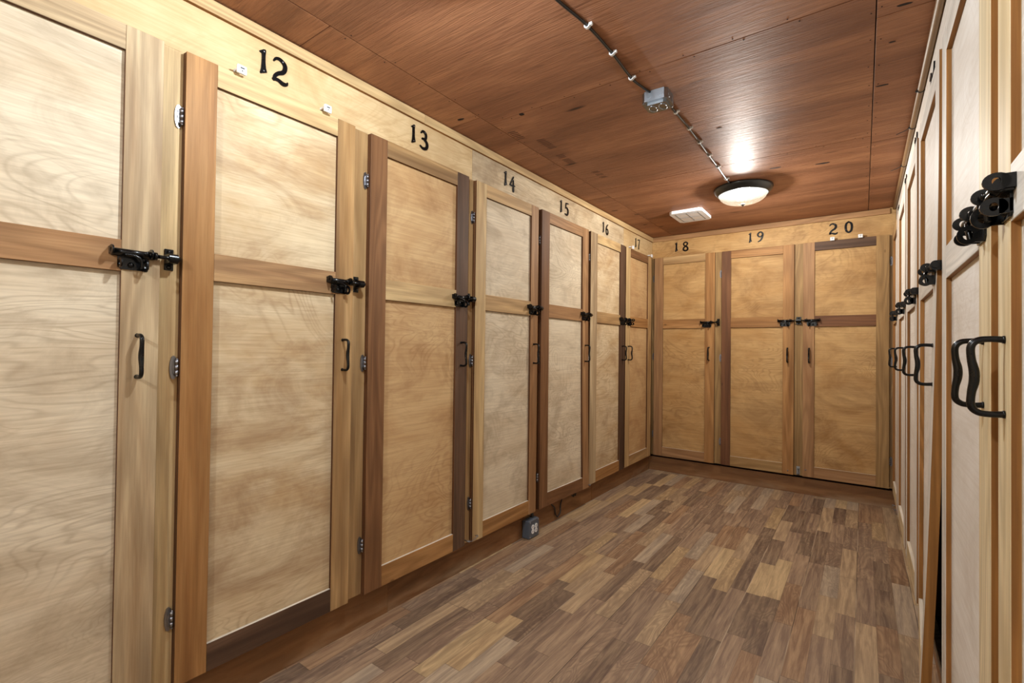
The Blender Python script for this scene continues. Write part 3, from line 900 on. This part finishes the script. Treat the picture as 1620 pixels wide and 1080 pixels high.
CP = [(0.792, 0.955),  (0.822, 1.10), (0.833, 1.213), (0.852, 1.355), (0.856, 1.532), (0.851, 1.717), (0.862, 1.80), (0.872, 1.853)]
CP2 = [(0.897, 1.960), (0.904, 2.056), (0.908, 2.264), (0.906, 2.445), (0.903, 2.62), (0.902, 2.832), (0.898, 3.00), (0.900, 3.155)]
for pts, lab in ((CP, 'black cable stapled to the ceiling, running from the junction box towards the camera'),
                 (CP2, 'black cable stapled to the ceiling, between junction box and dome light')):
    bm = bmesh.new()
    tube(bm, [(x, y, ZC-0.0062) for x, y in catmull(pts, 8)], 0.0048, 10)
    tag(make('ceiling_cable', bm, CABLE), lab, 'cable', 'ceiling cables')
def clip_mesh():
    bm = bmesh.new()
    out = []
    for k in range(11):
        a = pi*k/10
        out.append((0.0098*cos(a), -0.0075-0.0072*sin(a)))
    inn = [(0.0056*cos(pi*k/10), -0.0068-0.0050*sin(pi*k/10)) for k in range(11)]
    prism(bm, [(0.0098, -0.0004)]+out+[(-0.0098, -0.0004), (-0.0056, -0.0004)]+inn[::-1]+[(0.0056, -0.0004)], -0.005, 0.005)
    box(bm, 0.0098, 0.0175, -0.005, 0.005, -0.009, -0.0004, bev=0.001)
    lathe(bm, [(0.0, 0.0), (0.0001, 0.0)], 4) if False else None
    return mesh_of(bm, 'cable_clip', WHITEP)
CLIP = clip_mesh()
for (x, y), lab in (((0.852, 1.355), 'white cable clip nearest the camera on the ceiling cable'),
                    ((0.8565, 1.532), 'white cable clip, second before the junction box coming from the camera side'),
                    ((0.851, 1.717), 'white cable clip just before the junction box, on the ceiling seam'),
                    ((0.9055, 2.075), 'white cable clip directly behind the junction box'),
                    ((0.908, 2.264), 'white cable clip, second behind the junction box towards the dome light'),
                    ((0.906, 2.445), 'white cable clip halfway between junction box and dome light'),
                    ((0.903, 2.640), 'white cable clip, third before the dome light'),
                    ((0.902, 2.832), 'white cable clip on the far ceiling seam, second before the dome light'),
                    ((0.898, 3.060), 'white cable clip next to the rim of the dome light')):
    o = link('cable_clip', CLIP, None, (x, y, ZC))
    tag(o, lab, 'cable clip', 'white clips on the ceiling cable')

# conduit in the angle of ceiling and right wall, with black ties
bm = bmesh.new()
PX, PZ, PR = XR+0.0112, ZC-0.0130, 0.0108
tube(bm, [(PX, y, PZ) for y in (YB+0.03, 0.5, 1.5, 2.5, 3.4, BACK+DT-0.024)], PR, 20)
tag(make('conduit_pipe', bm, PIPE), 'glossy beige conduit along the top of the right wall', 'pipe')
def tie(y, tail, lab):
    bm = bmesh.new()
    tube(bm, [(PX+(PR+0.0012)*cos(a), y, PZ+(PR+0.0012)*sin(a)) for a in [2*pi*k/24 for k in range(25)]], 0.0018, 8)
    box(bm, PX-PR-0.006, PX-PR-0.0005, y-0.003, y+0.003, PZ-0.008, PZ-0.002)
    if tail:
        tube(bm, catmull([(PX-PR-0.003, y, PZ-0.006), (PX-PR-0.020, y+0.002, PZ-0.014), (PX-PR-0.048, y+0.004, PZ-0.022)], 5), 0.0016, 8)
    tag(make('cable_tie', bm, CABLE), lab, 'cable tie', 'ties round the conduit')
tie(2.42, False, 'black cable tie round the conduit, nearest of the three, without a tail')
tie(2.80, True, 'black cable tie round the conduit, middle one with a long loose tail')
tie(3.35, True, 'black cable tie round the conduit, the one nearest the far wall')

# ------------------------------------------------------------------ outlet box and cords on the left kick board
def outlet():
    fn, rz = BANKS[L]
    root = link('outlet_box', None, None, fn(2.312), rz)
    tag(root, 'grey surface outlet box with two white sockets, at the foot of the left wall', 'outlet')
    bm = bmesh.new()
    box(bm, 0.0, 0.106, -0.004, KICK+0.001, 0.004, 0.108, bev=0.005)
    make('box_body', bm, GREYP, root)
    bm = bmesh.new()
    box(bm, 0.002, 0.104, -0.0075, -0.0042, 0.006, 0.106, bev=0.002)
    for x, z in ((0.010, 0.098), (0.096, 0.098), (0.096, 0.014), (0.010, 0.014)):
        dome_screw(bm, (x, -0.0075, z), 0.005, 0.003, mi=1)
    cv = make('cover', bm, [GREYP, CHROME], root)
    for q in (0.036, 0.070):
        bm = bmesh.new()
        for z in (0.043, 0.069):
            cyl(bm, (q, -0.0105, z), (q, -0.0076, z), 0.0135, seg=20)
            for dx in (-0.005, 0.005):
                box(bm, q+dx-0.001, q+dx+0.001, -0.0109, -0.0103, z-0.003, z+0.005, mi=1)
        make('socket', bm, [WHITEP, DARK], cv)
    bm = bmesh.new()
    tube(bm, catmull([(0.075, 0.024, 0.107), (0.078, 0.024, 0.122), (0.074, 0.032, 0.140), (0.070, 0.036, 0.150)], 6), 0.009, 10)
    make('cable_entry', bm, CABLE, root)
outlet()
for pts, lab in (([(2.60, .150), (2.63, .120), (2.665, .085), (2.690, .030), (2.715, .020), (2.735, .050), (2.752, .110), (2.745, .150)], 'black cord looping down under the number fifteen locker'),
                 ([(2.885, .150), (2.895, .118), (2.915, .100), (2.935, .118), (2.945, .100), (2.96, .150)], 'short black cord loop tucked under the edge of the door, farther along')):
    bm = bmesh.new()
    tube(bm, [(-0.036+0.003*sin(k*.7), y, z) for k, (y, z) in enumerate(catmull(pts, 6))], 0.0042, 8)
    tag(make('hanging_cord', bm, CABLE), lab, 'cord', 'cords under the left lockers')

# ------------------------------------------------------------------ small latches along the door bottoms
def eye(bm, x, z, y=0.0, r=0.0045):
    cyl(bm, (x, y, z), (x, y-0.012, z), 0.0016, seg=8)
    tube(bm, [(x, y-0.016+r*cos(a), z+r*sin(a)) for a in [2*pi*k/14 for k in range(15)]], 0.0015, 8)
def hook(name_label, bank, p, z, dx, out=0.0):
    fn, rz = BANKS[bank]
    root = link('hook_latch', None, None, fn(p), rz)
    root.location.z = z
    tag(root, name_label, 'hook latch', 'hook latches on the door bottoms')
    bm = bmesh.new(); eye(bm, 0.0, 0.0, -out); make('eye', bm, CHROME, root)
    bm = bmesh.new()
    tube(bm, catmull([(0.0, -0.016-out, 0.002), (dx*0.4, -0.019-out*0.6, -0.006), (dx*0.8, -0.017, -0.012), (dx, -0.010, -0.012), (dx*1.02, -0.006, -0.006)], 6), 0.0019, 8)
    make('hook', bm, CHROME, root)
    bm = bmesh.new(); cyl(bm, (dx*1.05, DT-0.0005, -0.012), (dx*1.05, -0.010, -0.014), 0.0030, seg=10); dome_screw(bm, (dx*1.05, -0.010, -0.014), 0.0045, 0.003)
    make('pin', bm, CHROME, root)
hook('small steel hook latch between the bottoms of lockers thirteen and fourteen', L, 1.838, 0.176, -0.052)
hook('small steel hook latch at the sprung bottom corner of locker fifteen', L, 3.020, 0.168, 0.030, out=0.0195)
hook('steel hook latch at the foot of the right-wall door that stands ajar', R_, 1.83, 0.168, 0.06)
hook('tiny steel hook latch at the foot of the right wall near the far corner', R_, 3.80, 0.168, 0.05)
def bottom_bolt():
    fn, rz = BANKS[B]
    root = link('barrel_bolt', None, None, fn(1.157), rz)
    tag(root, 'small steel barrel bolt between the bottoms of the two right lockers on the far wall', 'barrel bolt')
    bm = bmesh.new(); box(bm, -0.012, 0.012, DT-0.0025, DT, 0.150, 0.215, bev=0.0008)
    for z in (0.156, 0.209):
        dome_screw(bm, (-0.006, DT-0.0025, z), 0.0035, 0.002)
    make('plate', bm, STEEL, root)
    bm = bmesh.new()
    cyl(bm, (0.002, DT-0.0085, 0.1475), (0.002, DT-0.0085, 0.205), 0.0038, seg=12)
    dome_screw(bm, (0.002, DT-0.012, 0.190), 0.005, 0.012)
    make('rod', bm, CHROME, root)
    bm = bmesh.new()
    for z in (0.162, 0.200):
        cyl(bm, (0.002, DT-0.0085, z-0.005), (0.002, DT-0.0085, z+0.005), 0.0064, seg=12)
    make('guide', bm, CHROME, root)
bottom_bolt()
for x, z, lab in ((1.088, 0.176, 'bright screw head at the foot of the middle far-wall door'), (1.208, 0.200, 'bright screw head at the foot of the right far-wall door')):
    bm = bmesh.new(); dome_screw(bm, (0, -0.0002, 0), 0.0055, 0.005)
    o = make('screw_head', bm, CHROME, None, (x, BACK, z)); tag(o, lab, 'screw', 'screws on the far doors')

# ------------------------------------------------------------------ camera
f_px, pitch, roll, yaw = 757.3155, 0.0124, 0.0119, 0.6324
fw = Vector((-sin(yaw)*cos(pitch), cos(yaw)*cos(pitch), sin(pitch)))
rt = Vector((cos(yaw), sin(yaw), 0))
up = rt.cross(fw)
r2 = rt*cos(roll)+up*sin(roll); u2 = up*cos(roll)-rt*sin(roll)
cd = bpy.data.cameras.new('camera')
cam = bpy.data.objects.new('camera', cd); COL.objects.link(cam)
M = Matrix.Identity(4)
for r in range(3):
    M[r][0], M[r][1], M[r][2] = r2[r], u2[r], -fw[r]
M[0][3], M[1][3], M[2][3] = 1.562, 0.0, 1.1165
cam.matrix_world = M
cd.sensor_width = 36.0
cd.lens = f_px*36.0/1620.0
cd.clip_start = 0.02
SC.camera = cam

w = bpy.data.worlds.new('world'); SC.world = w
w.use_nodes = True
w.node_tree.nodes['Background'].inputs[0].default_value = (0.0, 0.0, 0.0, 1)
w.node_tree.nodes['Background'].inputs[1].default_value = 0.0
